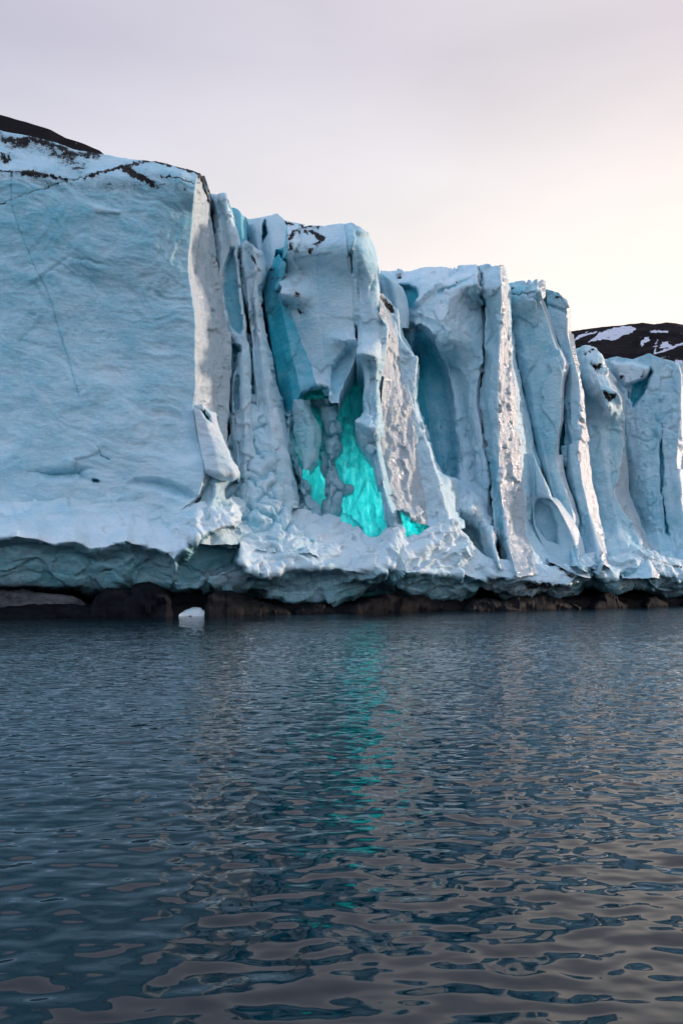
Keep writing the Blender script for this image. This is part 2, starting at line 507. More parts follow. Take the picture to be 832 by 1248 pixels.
def make_hill():
    m, t, N_, L_ = newmat('hill_rock_and_snow')
    geo = N_('ShaderNodeNewGeometry'); pos = geo.outputs['Position']
    o_ = N_('ShaderNodeOutputMaterial'); b = N_('ShaderNodeBsdfPrincipled'); L_(b.outputs[0], o_.inputs[0])
    n = noise(t, pos, 0.03, 8, 0.7, (1, 1, 2.0)); n2 = noise(t, pos, 0.25, 8, 0.75)
    c = mixc(t, mrange(t, n, 0.35, 0.65, 0, 1), (0.006, 0.006, 0.009), (0.021, 0.018, 0.020))
    sm = math_(t, 'ADD', attr(t, 'snow'), mrange(t, n2, 0.3, 0.7, -0.6, 0.6))
    c = mixc(t, mrange(t, sm, 0.45, 0.58, 0, 1), c, (0.72, 0.76, 0.86))
    L_(c, b.inputs['Base Color']); b.inputs['Roughness'].default_value = 0.95; b.inputs['Specular IOR Level'].default_value = 0.1
    bp = N_('ShaderNodeBump'); bp.inputs['Strength'].default_value = 0.8; bp.inputs['Distance'].default_value = 3.0
    L_(n2, bp.inputs['Height']); L_(bp.outputs[0], b.inputs['Normal'])
    return m
HILL = make_hill()

def make_water():
    m, t, N_, L_ = newmat('sea_water')
    geo = N_('ShaderNodeNewGeometry'); pos = geo.outputs['Position']
    o_ = N_('ShaderNodeOutputMaterial'); b = N_('ShaderNodeBsdfPrincipled'); L_(b.outputs[0], o_.inputs[0])
    b.inputs['Base Color'].default_value = (0.0005, 0.011, 0.019, 1)
    b.inputs['Roughness'].default_value = 0.045
    b.inputs['IOR'].default_value = 1.43
    b.inputs['Specular IOR Level'].default_value = 0.5
    n1 = noise(t, pos, 3.2, 1.2, 0.4, (0.8, 1.25, 1)); n2 = noise(t, pos, 4.0, 1, 0.4, (0.75, 1.2, 1))
    bp = N_('ShaderNodeBump'); bp.inputs['Strength'].default_value = 1.0; bp.inputs['Distance'].default_value = 0.038
    sp = N_('ShaderNodeSeparateXYZ'); L_(pos, sp.inputs[0])
    breeze = math_(t, 'ADD', mrange(t, sp.outputs[1], 8, 38, 0.85, 1.5), mrange(t, sp.outputs[0], 1, 26, 0.0, 2.2))
    hh = math_(t, 'MULTIPLY', math_(t, 'ADD', n1, math_(t, 'MULTIPLY', n2, 0.09)), breeze)
    L_(hh, bp.inputs['Height']); L_(bp.outputs[0], b.inputs['Normal'])
    return m
WATER = make_water()

# ------------------------------------------------------------------ water: one sheet to the horizon, real waves near by
def build_water():
    a1 = np.linspace(-40, 40, 430); a2 = np.linspace(40, 320, 90)[1:-1]
    ang = np.radians(np.concatenate([a1, a2]))
    r = [0.3, 1.2]
    while r[-1] < 60: r.append(r[-1] + max(0.03, r[-1] * 0.0050))
    while r[-1] < 9000: r.append(r[-1] * 1.06)
    r = np.array(r)
    R_, A_ = np.meshgrid(r, ang, indexing='ij')
    X, Y = R_ * np.sin(A_), R_ * np.cos(A_)
    p = np.stack([X, Y, X * 0], -1)
    fade = 1 - sstep(30, 58, R_)
    wp = fbm(p * np.array([0.25, 0.25, 1]) + 4, 2)[..., None] * 0.8
    def w_(sx, sy, z, o=1): return fbm(p * np.array([sx, sy, 1]) + wp + z, o)
    swell = w_(0.2, 0.36, 1) * 0.035 + w_(0.7, 1.0, 11) * 0.012
    mid = w_(2.0, 2.8, 3, 1) * 0.023 * (0.75 + 0.35 * sstep(5, 14, R_))
    small = w_(4.0, 5.4, 7, 1) * 0.0085
    tiny = w_(4.5, 6.0, 9) * 0.0013 * (1 - sstep(9, 20, R_))
    dense = (np.abs(((np.degrees(A_) + 180) % 360) - 180) < 44)
    Z = (swell * (1 - sstep(100, 160, R_)) + (mid + small + tiny) * fade) * dense
    o = link_mesh('water', np.stack([X, Y, Z], -1).reshape(-1, 3), grid_faces(len(r), len(ang), True), WATER)
    o['kind'] = 'structure'
build_water()

# ------------------------------------------------------------------ hills behind the glacier
def terrain(name, sil, d, front, backd, snowf=None, amp=4.0, step=3.0, zf=8.0):
    sil = np.array(sil, float)
    px = np.arange(sil[0, 0], sil[-1, 0], step)
    py = np.interp(px, sil[:, 0], sil[:, 1])
    rows = np.concatenate([np.linspace(-1, -0.45, 50)[:-1], np.linspace(-0.45, 0.02, 330), np.linspace(0.02, 1, 40)[1:]])
    Xs, Ys, Zs, PXs = [], [], [], []
    zt = CZ + (HY - py) / F * d; xt = (px - CX) / F * d
    for r_ in rows:
        if r_ <= 0:
            k = -r_; Ys.append(np.full(px.shape, d - front * k)); prof = (1 - k) ** 0.8
        else:
            k = r_; Ys.append(np.full(px.shape, d + backd * k)); prof = (1 - k) ** 1.1
        Zs.append(zf + (zt - zf) * prof); Xs.append(xt * (1 + 0 * k)); PXs.append(px)
    W = np.stack([np.array(Xs), np.array(Ys), np.array(Zs)], -1)
    rr = np.broadcast_to(np.abs(rows)[:, None], W.shape[:2])
    n = fbm(W / (d * 0.10), 6, 0.55)
    W[..., 2] += n * amp * sstep(0.0, 0.12, rr) + fbm(W / (d * 0.02), 3) * amp * 0.10
    PXw = W[..., 0] / W[..., 1] * F + CX; PYw = HY - (W[..., 2] - CZ) / W[..., 1] * F
    S_ = snowf(PXw, PYw) if snowf else np.zeros(PXw.shape)
    S_ = np.where(np.broadcast_to(rows[:, None], S_.shape) > 0.02, 0, S_)
    S_ = blur(blur(S_, 1, 0), 1, 1)
    o = link_mesh(name, W.reshape(-1, 3), grid_faces(*W.shape[:2]), HILL, None, {'snow': S_})
    o['kind'] = 'structure'
    return o

def snow_far(X, Y):
    q = np.stack([X / 6, Y / 3, X * 0 + 5], -1)
    X = X + fbm(q, 4, 0.6) * 5; Y = Y + fbm(q + 9, 4, 0.6) * 2.6
    s = np.zeros(X.shape)
    for poly in ([(716, 417), (731, 405), (750, 399), (768, 397), (774, 401), (766, 407), (757, 409), (749, 415), (735, 414)],
                 [(780, 424), (781, 414), (791, 409), (790, 415), (785, 419)],
                 [(803, 424), (805, 416), (812, 417), (820, 423)]):
        s = np.maximum(s, inside(X, Y, poly) * 1.0 - 0.15)
    for pl, wd in (([(697, 416), (710, 409), (727, 404)], 1.3), ([(700, 413), (716, 404)], 0.8), ([(793, 404), (811, 404)], 1.5), ([(797, 430), (800, 414)], 1.0),
                   ([(797, 431), (815, 425), (833, 418)], 1.4)):
        s = np.maximum(s, np.exp(-(segdist(X, Y, pl) / wd) ** 2))
    return s
terrain('hill', [(560, 470), (640, 425), (695, 404), (716, 400), (740, 398), (759, 396), (782, 393.5), (797, 395), (811, 392.5), (822, 394), (840, 397), (900, 392), (1000, 400), (1150, 430), (1300, 520)],
        620, 260, 500, snow_far, 10, 0.8)
def snow_near(X, Y):
    return np.exp(-(segdist(X, Y, [(824, 441), (836, 444), (846, 452)]) / 3) ** 2)
terrain('hill', [(740, 560), (780, 445), (797, 432), (815, 427), (833, 421), (870, 405), (950, 400), (1100, 440), (1250, 540)], 420, 130, 160, snow_near, 5, 1.5)
terrain('hill', [(-700, 250), (-400, 130), (-200, 118), (-60, 128), (0, 140), (30, 148), (62, 158), (80, 168), (100, 174), (122, 183.5), (140, 200), (180, 250), (220, 420)],
        150, 50, 130, None, 1.0, 2.0)

# ------------------------------------------------------------------ the glacier
root = bpy.data.objects.new('glacier', None); sc.collection.objects.link(root)
root.location = ROOT
root['label'] = 'glacier front of tall pale blue ice cliffs with glowing turquoise hollows rising from the water'
root['category'] = 'glacier'

# --- far mass of ice behind the towers (closes every gap)
def dwl(px):
    return np.interp(px, [-300, 0, 230, 350, 480, 570, 690, 760, 832, 1000, 1200], [58, 65.6, 69, 76, 81, 88, 93, 101, 108, 125, 150])
bodytop = [(-400, 200), (0, 225), (230, 240), (300, 300), (400, 300), (470, 345), (600, 345), (680, 400), (695, 440), (720, 450), (832, 452), (1000, 470), (1200, 500)]
bodytop_i = lambda x: np.interp(x, [a for a, b in bodytop], [b for a, b in bodytop])
cur = []
for x in (-400, -200, 0, 120, 230, 262, 280, 300, 330, 360, 400, 440, 470, 520, 560, 600, 650, 690, 720, 760, 832, 900, 1000, 1200):
    db_ = dwl(x) + (17 if x < 600 else 13 if x < 700 else 22)
    cur.append([(x, bodytop_i(x) + 4, db_ + 2), (x, 500, db_), (x, 718, db_)])
loft('rear_ice_mass', cur, d_smooth, ICE, root, blue=0.93, gloss=0.4, back=60, step=3.0)

# --- the broad flat wall on the left and its sunlit side
wall_dirt = [
    ([(-40, 203), (0, 206), (20, 209), (50, 212), (82, 219)], 2.6, -0.1, None, 0.97),
    ([(30, 211), (55, 213)], 5.5, 0, None, 0.94),
    ([(-40, 258), (0, 251), (25, 243), (55, 231), (82, 219), (110, 215), (135, 210), (160, 204), (190, 201)], 1.3, 0.12, None, 0.94),
    ([(120, 212), (150, 205), (190, 201)], 2.6, 0, None, 1.02),
    ([(150, 206), (163, 214), (178, 221), (186, 226)], 5.0, 0, None, 1.00),
    ([(190, 203), (215, 206), (240, 211), (249, 222)], 3.0, 0, None, 1.07),
    ([(196, 217), (215, 220), (236, 224)], 1.8, 0, None, 0.97),
    ([(-60, 160), (0, 168), (30, 174), (60, 184), (100, 200)], 9, 0, None, 0.62),
    ([(0, 168), (40, 172), (90, 186), (120, 190)], 5, 0, None, 0.84),
    ([(10, 190), (2, 189)], 3.5, 0, None, 1.07),
    ([(60, 190), (100, 208)], 6, 0, None, 0.52),
    ([(0, 215), (60, 225), (180, 228), (235, 232)], 9, 0, None, 0.42)]
wall_cracks = [
    ([(15, 205), (16, 235), (18, 258), (26, 282), (35, 305), (45, 330), (57, 352), (65, 372), (70, 395), (84, 440), (98, 485)], 1.0, 0.10, 0.52, 0.0),
    ([(27, 470), (26, 420), (34, 408), (48, 396)], 4.0, 0.12, None, 0),
    ([(120, 545), (124, 556), (134, 560)], 1.0, 0.3, 0.8, 0.5),
    ([(-10, 646), (20, 645), (60, 655)], 1.2, 0.2, 0.4, 0.3)]
wall_carve = [
    ([(30, 575), (48, 568), (100, 564), (118, 570), (108, 577), (112, 588), (60, 592)], 1.1, 12, 0.42),
    ([(148, 590), (165, 581), (195, 580), (225, 590), (248, 606), (236, 616), (190, 600)], 1.0, 12, 0.42),
    ([(112, 584), (117, 583), (122, 585), (120, 588), (115, 588)], 1.2, 2, 0.95),
    ([(103, 248), (125, 252), (150, 256), (146, 262), (120, 260)], -0.35, 5, 0.1),
    ([(120, 500), (60, 330), (92, 296), (235, 330), (240, 440), (240, 570), (180, 575)], 0.9, 60, None)]
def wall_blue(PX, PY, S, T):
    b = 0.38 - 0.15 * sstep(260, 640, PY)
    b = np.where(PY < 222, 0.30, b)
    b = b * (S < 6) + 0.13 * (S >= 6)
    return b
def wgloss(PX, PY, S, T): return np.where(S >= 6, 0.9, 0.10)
def wd(W, S, T):
    a, ab = d_face(W, S, T); b, bb = d_facet(W, S, T)
    m = sstep(5.97, 6.1, S)
    return a * (1 - m) * (1 - 0.55 * sstep(5.6, 6.0, S)) + b * m, ab * (1 - m) + bb * m
def wc(px, yt, yl, dt, pxb=None, db=None):   # vertical line down the face, top slope leaning back above the ledge line yl
    q = pxb if pxb is not None else px
    return [(px, yt, dt + 3.0), (px, (yt + yl) / 2, dt + 1.6), (px, yl, dt), (px, yl + 60, dt + 0.3), (q, 420, dt + 0.4), (q, 540, dt), (q, 590, dt - 0.1), (q, 640, dt + 0.4), (q, 672, dt + 1.5)]
loft('ice_wall', [
    wc(-330, 150, 196, 69.5), wc(-120, 150, 203, 69.5), wc(0, 158, 206, 69.5), wc(60, 174, 214, 69.7), wc(122, 188, 214, 69.9),
    wc(190, 203, 212, 70.2),
    [(243, 211, 71.8), (241, 218, 71.2), (237, 235, 70.6), (234, 264), (232, 293), (230, 325), (235, 365), (239, 394), (238.5, 430), (239, 467), (236, 496), (241, 532), (249, 572, 70.4), (242, 604, 69.8), (222, 622, 69.4), (212, 650, 69.0), (200, 668, 68.4)],
    [(247, 214, 75), (250, 224, 77), (256, 253, 78), (261, 297, 78.5), (268, 347, 78.5), (277, 394, 78.5), (281, 430, 78), (279, 497, 77), (276, 530, 76), (287, 574, 75.5), (270, 590, 77), (256, 610, 77), (250, 640, 77), (240, 660, 76)]],
    wd, ICE, root, blue=wall_blue, gloss=wgloss, carve=wall_carve, stroke=wall_dirt + wall_cracks, soft=1, back=30,
    label='broad flat ice wall with black dirt bands along its top and a sunlit right edge')
# slab hanging at the lower corner of the wall
loft('ice_slab', [
    [(236, 493, 70.3), (240, 520), (245, 550), (250, 572, 70.0), (252, 577, 71.5), (254, 580, 74)],
    [(246, 492, 70.6), (253, 520), (260, 545), (266, 576, 70.2), (268, 582, 71.5), (269, 585, 74)],
    [(254, 500, 71.6), (265, 525), (275, 550), (283, 577, 71.0), (284, 583, 72.2), (284, 586, 75)],
    [(258, 505, 73.5), (270, 535), (281, 560), (291, 577, 73.2), (290, 582, 74), (289, 585, 77)]],
    d_face, ICE, root, blue=0.08, gloss=0.5, back=6, carve=[([(243, 500), (249, 498), (256, 507), (258, 515), (250, 513)], 1.6, 3, 0.95)], soft=1,
    label='pale tilted slab with a small blue pocket at the corner of the wall')
loft('ice_pillar', [
    [(252, 572, 72.5), (247, 600, 71.5), (238, 625, 70.5), (232, 660, 69.5)],
    [(262, 572, 71.8), (262, 600, 71.0), (252, 625, 69.5), (244, 664, 68.6)],
    [(276, 575, 72.5), (268, 598, 72.6), (270, 625, 71.5), (272, 664, 70.0)],
    [(290, 574, 74.5), (274, 600, 74.5), (290, 630, 73.5), (293, 664, 72.5)]],
    d_twist, ICE, root, blue=0.33, gloss=0.6, back=6, soft=3, label='twisted grey ice pillar under the slab')

# --- thin columns right of the wall
loft('ice_column', [
    [(253, 236, 80), (257, 260), (262, 300), (268, 350), (277, 396), (279, 440), (279, 500), (284, 560), (286, 620)],
    [(266, 235, 79), (272, 262), (276, 300), (270, 330), (272, 380), (284, 430), (290, 500), (294, 560), (296, 620)],
    [(276, 238, 79), (281, 258), (288, 290), (291, 325), (296, 362), (303, 405), (306, 450), (308, 520), (310, 620)],
    [(279, 243, 83), (285, 262), (291, 290), (294, 330), (299, 362), (306, 405), (309, 450), (312, 520), (314, 620)]],
    d_tower, ICE, root, blue=0.22, gloss=0.3, carve=[
        ([(272, 325), (280, 300), (287, 300), (292, 340), (297, 400), (293, 410), (280, 398), (272, 360)], 1.6, 6, 0.62),
        ([(272, 428), (284, 418), (294, 420), (290, 440), (279, 470), (273, 450)], 1.5, 4, 0.6),
        ([(288, 455), (293, 458), (291, 500), (285, 510), (284, 480)], 1.2, 4, 0.5)], bulge=[0.8, 0.8, 0], label='slender pale column beside the sunlit wall edge')
loft('ice_column', [
    [(278, 252, 86), (284, 300), (290, 340)], [(288, 253, 85), (293, 300), (298, 340)], [(299, 264, 85.5), (298, 300), (302, 340)], [(302, 268, 90), (301, 300), (305, 340)]],
    d_smooth, ICE, root, blue=0.62, bulge=[0.8, 0.8, 0], label='short bright blue column behind the slender one')
loft('ice_column', [
    [(290, 299, 81), (292, 330), (296, 362), (303, 405), (306, 450), (309, 500), (309, 560), (312, 620)],
    [(300, 292, 80), (304, 330), (310, 390), (313, 440), (318, 500), (322, 560), (326, 620)],
    [(315, 304, 80.2), (322, 330), (317, 357), (317, 388), (322, 413), (329, 452), (340, 500), (350, 560), (360, 620)],
    [(317, 306, 85), (324, 330), (319, 357), (319, 388), (325, 413), (333, 452), (345, 500), (356, 560), (364, 620)]],
    d_tower, ICE, root, blue=0.2, carve=[([(300, 428), (306, 400), (308, 470), (313, 500), (305, 520)], 1.2, 4, 0.5)],
    stroke=[([(292, 304), (294, 330)], 4, 0, None, 0.62), ([(299, 303), (310, 318), (318, 330)], 2.5, 0, None, 0.7), ([(304, 300), (316, 312)], 3, 0, None, 0.5),
            ([(305, 430), (307, 470), (309, 500)], 1.5, 0.6, 0.6, 0.2), ([(296, 345), (300, 380)], 3, 0, None, 0.35)],
    bulge=[1.0, 1.0, 0], label='column with grit speckled on its head')
# snow cap between the columns and the central tower
loft('snow_cap', [
    [(296, 268, 92), (297, 290), (302, 330), (312, 345)],
    [(310, 266, 90), (311, 285), (314, 305), (318, 345)],
    [(322, 263, 90), (320, 285), (319, 300), (322, 345)],
    [(337, 259, 87.5), (334, 280), (330, 305), (330, 345)],
    [(347, 268, 87), (350, 285), (350, 305), (348, 345)],
    [(372, 274, 88), (372, 285), (370, 305), (366, 345)]],
    d_smooth, ICE, root, blue=0.14, back=30, carve=[([(318, 297), (320, 272), (324, 265), (326, 285), (324, 290), (319, 298)], 2.5, 2.5, 0.8)],
    stroke=[([(349, 272), (356, 273)], 2.2, 0, None, 0.9)], label='smooth snowy cap above the deep crevasse')

# --- central tower
c_blue = [0.80, 0.70, 0.18, 0.22]
loft('ice_tower', [
    [(336, 303, 84.0), (331, 325), (321, 344, 86), (326, 380), (332, 420), (336, 452), (345, 500, 86), (352, 520)],
    [(345, 302, 82.5), (342, 340), (338, 356, 82.5), (346, 385), (354, 420), (360, 450), (366, 478, 81.5), (372, 482)],
    [(352, 275, 84), (351, 300, 81.5), (345, 335), (340, 356, 81.0), (351, 377), (362, 402), (371, 423), (380, 446), (387, 467, 79.6), (392, 474, 79.4)],
    [(382, 275.5, 83), (384, 300, 81), (386, 340), (390, 380), (396, 430), (400, 460), (403, 480, 79.2), (404, 492, 79.5)],
    [(420, 274, 82), (424, 300, 79.5), (431, 355), (432, 405), (434, 412, 79.0), (431, 434), (424, 452), (416, 475), (412, 490, 79.4)]],
    d_flat, ICE, root, spans=[0.78, 0.62, 0.16, 0.26], gloss=0.15, soft=1, right=True, back=16,
    carve=[([(333, 318), (333, 308), (338, 303), (346, 306), (350, 318), (351, 332), (348, 336), (346, 322), (340, 312)], 2.0, 3, 0.85),
           ([(318, 330), (326, 322), (330, 326), (326, 334)], 1.0, 3, 0.9),
           ([(402, 462), (404, 440), (415, 428), (432, 418), (432, 436), (420, 470), (408, 492), (402, 490)], 0.9, 6, 0.42),
           ([(370, 484), (378, 472), (388, 468), (402, 470), (402, 492), (386, 486)], 1.6, 5, 0.62)],
    stroke=[([(353, 291), (357, 286)], 3.6, 0, None, 0.95), ([(360, 284), (366, 283)], 2.4, 0, None, 0.8), ([(372, 283), (380, 283)], 3.2, 0, None, 0.9), ([(386, 286), (393, 290)], 4.4, 0, None, 1.1),
            ([(383, 297), (389, 294)], 3.4, 0, None, 0.95), ([(378, 303), (377, 306)], 2.6, 0, None, 0.85), ([(354, 297), (354, 303)], 4.2, 0, None, 0.95), ([(359, 305), (370, 316)], 1.4, 0, None, 0.75),
            ([(362, 292), (374, 300)], 9, 0, None, 0.30),
            ([(349, 274), (358, 275)], 2.2, 0, None, 0.9), ([(365, 277), (392, 277)], 1.6, -0.1, None, 0.85),
            ([(331, 341), (340, 341), (348, 338)], 2.0, 0, None, 0.7), ([(330, 329), (336, 328)], 2.0, 0, None, 0.7),
            ([(356, 350), (366, 368), (370, 382)], 7, 0, None, 0.45), ([(365, 378), (370, 384)], 4, 0, None, 0.68),
            ([(360, 330), (385, 340)], 9, 0, None, 0.28)],
    label='central ice tower with a ring of black debris near its top')
loft('ice_tower', [
    [(420, 274, 82), (425, 300, 79.6), (431, 355), (432, 405), (433, 431, 79.2), (441, 452), (444, 470), (444, 500), (432, 513, 80), (435, 529), (446, 545), (455, 562), (462, 590), (467, 614), (470, 658, 84.8)],
    [(429, 272.5, 81.5), (434, 300, 79.4), (441, 355), (446, 400), (450, 431, 79.0), (453, 452), (455, 470), (455, 500), (450, 520, 79), (453, 540), (457, 555), (461, 572), (466, 600), (470, 620), (475, 658, 84.8)],
    [(446, 284, 82), (453, 307), (460, 346), (461, 377), (474, 405), (472, 422), (465, 457), (461, 485), (463, 510), (462, 537), (466, 565), (470, 590), (475, 610), (481, 624), (488, 658, 84.8)],
    [(448, 286, 90), (455, 307), (462, 346), (463, 377), (476, 405), (475, 422), (470, 457), (466, 485), (466, 510), (465, 537), (469, 565), (473, 590), (478, 610), (484, 624), (490, 658, 88)]],
    d_flat, ICE, root, blue=0.36, gloss=0.1, back=14, soft=1, bulge=[0.4, 0.6, 0],
    label='smooth blue grey ice tower standing between the bright cave and the glittering fin')

# --- glowing clear ice inside the caves, lit by added hidden lamps
def glow_d(W, S, T):
    st = fbm(W * np.array([0.9, 0.9, 0.22]), 4, 0.6)
    f1, f2, r, fac = worley(W * np.array([0.5, 0.5, 0.22]))
    return st * 0.8 + fac * 0.7, 0 * st
loft('clear_blue_ice', [
    [(316, 300, 92), (316, 420, 91), (318, 560, 87), (318, 680, 85)],
    [(345, 300, 93), (345, 420, 92), (346, 560, 87.5), (346, 680, 84)],
    [(400, 300, 93), (400, 420, 92), (400, 560, 88), (398, 680, 84)],
    [(440, 320, 93), (440, 420, 92), (445, 560, 88.5), (446, 680, 85)],
    [(490, 560, 93), (490, 600, 89), (490, 680, 85)],
    [(530, 600, 93), (530, 640, 90), (530, 680, 87)]],
    glow_d, GLOW, root, blue=0.84, gloss=0.5, left=False, right=False, top=False, label='turquoise clear ice glowing inside the hollows')
def glow_lamp(px, py, d, e, r=0.8):  # unseen cyan point lamp, put in to make the ice shine
    l_ = bpy.data.lights.new('added_glow', 'POINT'); l_.energy = e; l_.color = (0.34, 0.98, 0.93); l_.shadow_soft_size = r
    o = bpy.data.objects.new('added_glow', l_); sc.collection.objects.link(o)
    p = world(np.array(px), np.array(py), np.array(d)); o.location = p
GLOW_E = 360
glow_lamp(446, 606, 91.8, GLOW_E * 2.0); glow_lamp(450, 636, 89.8, GLOW_E * 0.9); glow_lamp(392, 598, 90.0, GLOW_E * 1.2); glow_lamp(350, 588, 89.4, GLOW_E * 0.6)
glow_lamp(492, 648, 88.2, GLOW_E * 0.6)
glow_lamp(465, 572, 85.4, 75, 0.22); glow_lamp(376, 548, 84.6, 55, 0.4); glow_lamp(356, 560, 85.2, 35, 0.3)  # more added lamps, tucked into the hollows to spread the cyan light

# --- pieces standing in front of the caves
def blob_curves(pts_l, pts_m, pts_r, d, b=0.9):
    return [[(x, y, d + b) for x, y in pts_l], [(x, y, d) for x, y in pts_m], [(x, y, d + b) for x, y in pts_r]]
loft('ice_block', blob_curves([(360, 487), (357, 510), (360, 535), (364, 556), (368, 572)], [(368, 486), (374, 510), (378, 535), (378, 555), (372, 573)],
                              [(374, 488), (382, 500), (389, 531), (388, 560), (376, 573)], 81.5, 1.6), d_twist, THIN, root, blue=0.24, back=4, bulge=[0.4, 0.4],
     label='leaning slab beside the glowing hollow')
loft('ice_pillar', blob_curves([(382, 486), (388, 510), (388, 535), (390, 560), (390, 590), (392, 630)], [(398, 486), (404, 510), (404, 535), (402, 560), (402, 590), (402, 630)],
                              [(413, 482), (413, 510), (420, 525), (418, 545), (411, 552), (412, 585), (428, 596), (420, 606), (410, 616), (408, 630)], 83.5, 2.0), d_rubble, THIN, root, blue=0.30, back=4, bulge=[0.3, 0.3],
     label='knobbly ice pillar between the two glowing hollows')
loft('ice_ridge', blob_curves([(344, 498), (342, 530), (352, 556), (358, 590), (360, 630)], [(352, 500), (352, 530), (361, 560), (368, 590), (372, 630)],
                              [(360, 512), (362, 530), (367, 565), (376, 590), (386, 612), (392, 632)], 82.5, 1.6), d_rubble, THIN, root, blue=0.33, back=5, bulge=[0.4, 0.4],
     label='ribbed ice ridge left of the glowing hollow')

# crumbling slope between the columns and the caves
loft('ice_rubble', [
    [(272, 548, 79), (268, 580), (268, 620, 76), (272, 660, 72)],
    [(290, 500, 80), (292, 560), (295, 620, 76), (296, 672, 73)],
    [(304, 480, 80), (306, 540, 79.5), (312, 600, 77), (318, 675, 73.5)],
    [(322, 478, 80.5), (326, 540, 79.5), (334, 600, 77.5), (345, 675, 74)],
    [(338, 500, 82), (345, 560, 81), (346, 615, 78.5), (380, 675, 75)],
    [(342, 505, 86), (349, 560, 85), (352, 620, 80), (400, 675, 76)]],
    d_rubble, ICE, root, blue=0.22, gloss=0.2, back=6, label='crumbling blocky ice slope with cracked lumps')

# --- glittering fin
def fin_gloss(PX, PY, S, T): return np.where(S < 1.0, 1.0, 0.25)
loft('ice_fin', [
    [(458, 356, 83), (464, 390, 81.2), (474, 410), (472, 430), (466, 460), (463, 490), (464, 540), (468, 575), (474, 608), (482, 620), (496, 627, 81.5), (500, 634)],
    [(466, 358, 86), (474, 380, 86), (482, 410), (488, 440), (494, 470), (504, 505), (508, 547), (514, 580), (518, 600), (520, 625), (520, 634, 86), (522, 642)],
    [(484, 377, 86.5), (486, 405), (498, 429), (507, 438), (505, 457), (505, 485), (514, 520), (524, 555), (529, 572), (536, 596), (545, 625), (552, 645, 86)],
    [(487, 377, 92), (490, 405), (502, 429), (509, 440), (508, 457), (508, 485), (518, 520), (529, 555), (540, 577), (556, 584), (560, 625), (565, 645, 90)]],
    d_facet, ICE, root, spans=[0.06, 0.24, 0.3], gloss=fin_gloss, back=8, soft=1,
    stroke=[([(464, 362), (472, 372), (478, 380)], 3.5, 0, None, 0.95)], label='glittering sunlit ice fin')
loft('snow_cap', [
    [(452, 330, 96), (455, 350), (460, 370), (468, 400)], [(466, 334, 93), (472, 350), (476, 368), (482, 400)],
    [(480, 344, 92.5), (488, 356), (490, 372), (492, 400)], [(490, 352, 94), (495, 366), (498, 382), (498, 400)]],
    d_smooth, ICE, root, blue=0.22, back=12, bulge=[1, 1, 0.5], label='rounded snow mound beside the round blue hollow')

# --- wide tower with the tall blue hollow
hole = [(500, 403), (494, 396), (503, 392), (520, 398), (534, 412), (543, 438), (549, 470), (554, 505), (559, 540), (562, 588), (540, 584), (524, 570), (512, 530), (500, 480)]
loft('ice_tower', [
    [(463, 331, 95), (470, 345, 92.5), (480, 370, 91.5), (486, 400), (496, 430), (506, 480), (512, 530), (524, 575), (535, 610, 90), (545, 650)],
    [(512, 326, 94), (514, 350, 90), (512, 375, 89), (512, 400, 88.4), (520, 430), (530, 480), (536, 530), (545, 580), (552, 620, 88), (562, 650)],
    [(546, 326, 94), (548, 350, 89), (546, 380, 88), (543, 410, 87.4), (550, 450), (560, 500), (566, 540), (570, 585), (574, 620, 87), (578, 650)],
    [(580, 322, 92), (582, 345, 86.8), (588, 374), (587, 405), (585, 447), (580, 485), (585, 527), (592, 579), (596, 619), (601, 664, 85)],
    [(583, 322, 93), (585, 345, 89), (591, 374), (590, 405), (588, 447), (584, 485), (589, 527), (595.5, 579), (600, 619), (604, 664, 87)]],
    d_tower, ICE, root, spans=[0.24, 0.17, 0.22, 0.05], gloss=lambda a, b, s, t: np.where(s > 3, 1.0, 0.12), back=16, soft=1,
    carve=[(hole, 2.6, 9, 0.70), ([(500, 470), (580, 470), (580, 610), (515, 610)], 0.0, 55, 0.40),
           ([(480, 350), (487, 345), (500, 344), (509, 350), (513, 362), (507, 374), (499, 384), (495, 376), (491, 360), (480, 356)], 2.2, 4, 0.74),
           ([(497, 396), (515, 396), (535, 412), (545, 440), (553, 480), (560, 530), (566, 585), (556, 560), (546, 500), (534, 440), (516, 408), (500, 404)], 0.7, 5, 0.45),
           ([(492, 388), (510, 380), (545, 395), (560, 430), (580, 520), (585, 600), (572, 590), (556, 500), (535, 420), (512, 396)], 0.5, 9, 0.30)],
    stroke=[([(534, 355), (548, 351), (560, 345), (578, 335)], 1.4, 0.5, 0.45, 0.1), ([(484, 337), (488, 334)], 1.3, 0, None, 0.8), ([(526, 333), (531, 332)], 1.3, 0, None, 0.7), ([(556, 343), (560, 342)], 1.2, 0, None, 0.8)],
    toe=(30, 2.5), dz=4, label='wide tower with a tall smooth blue hollow and a round one above it')
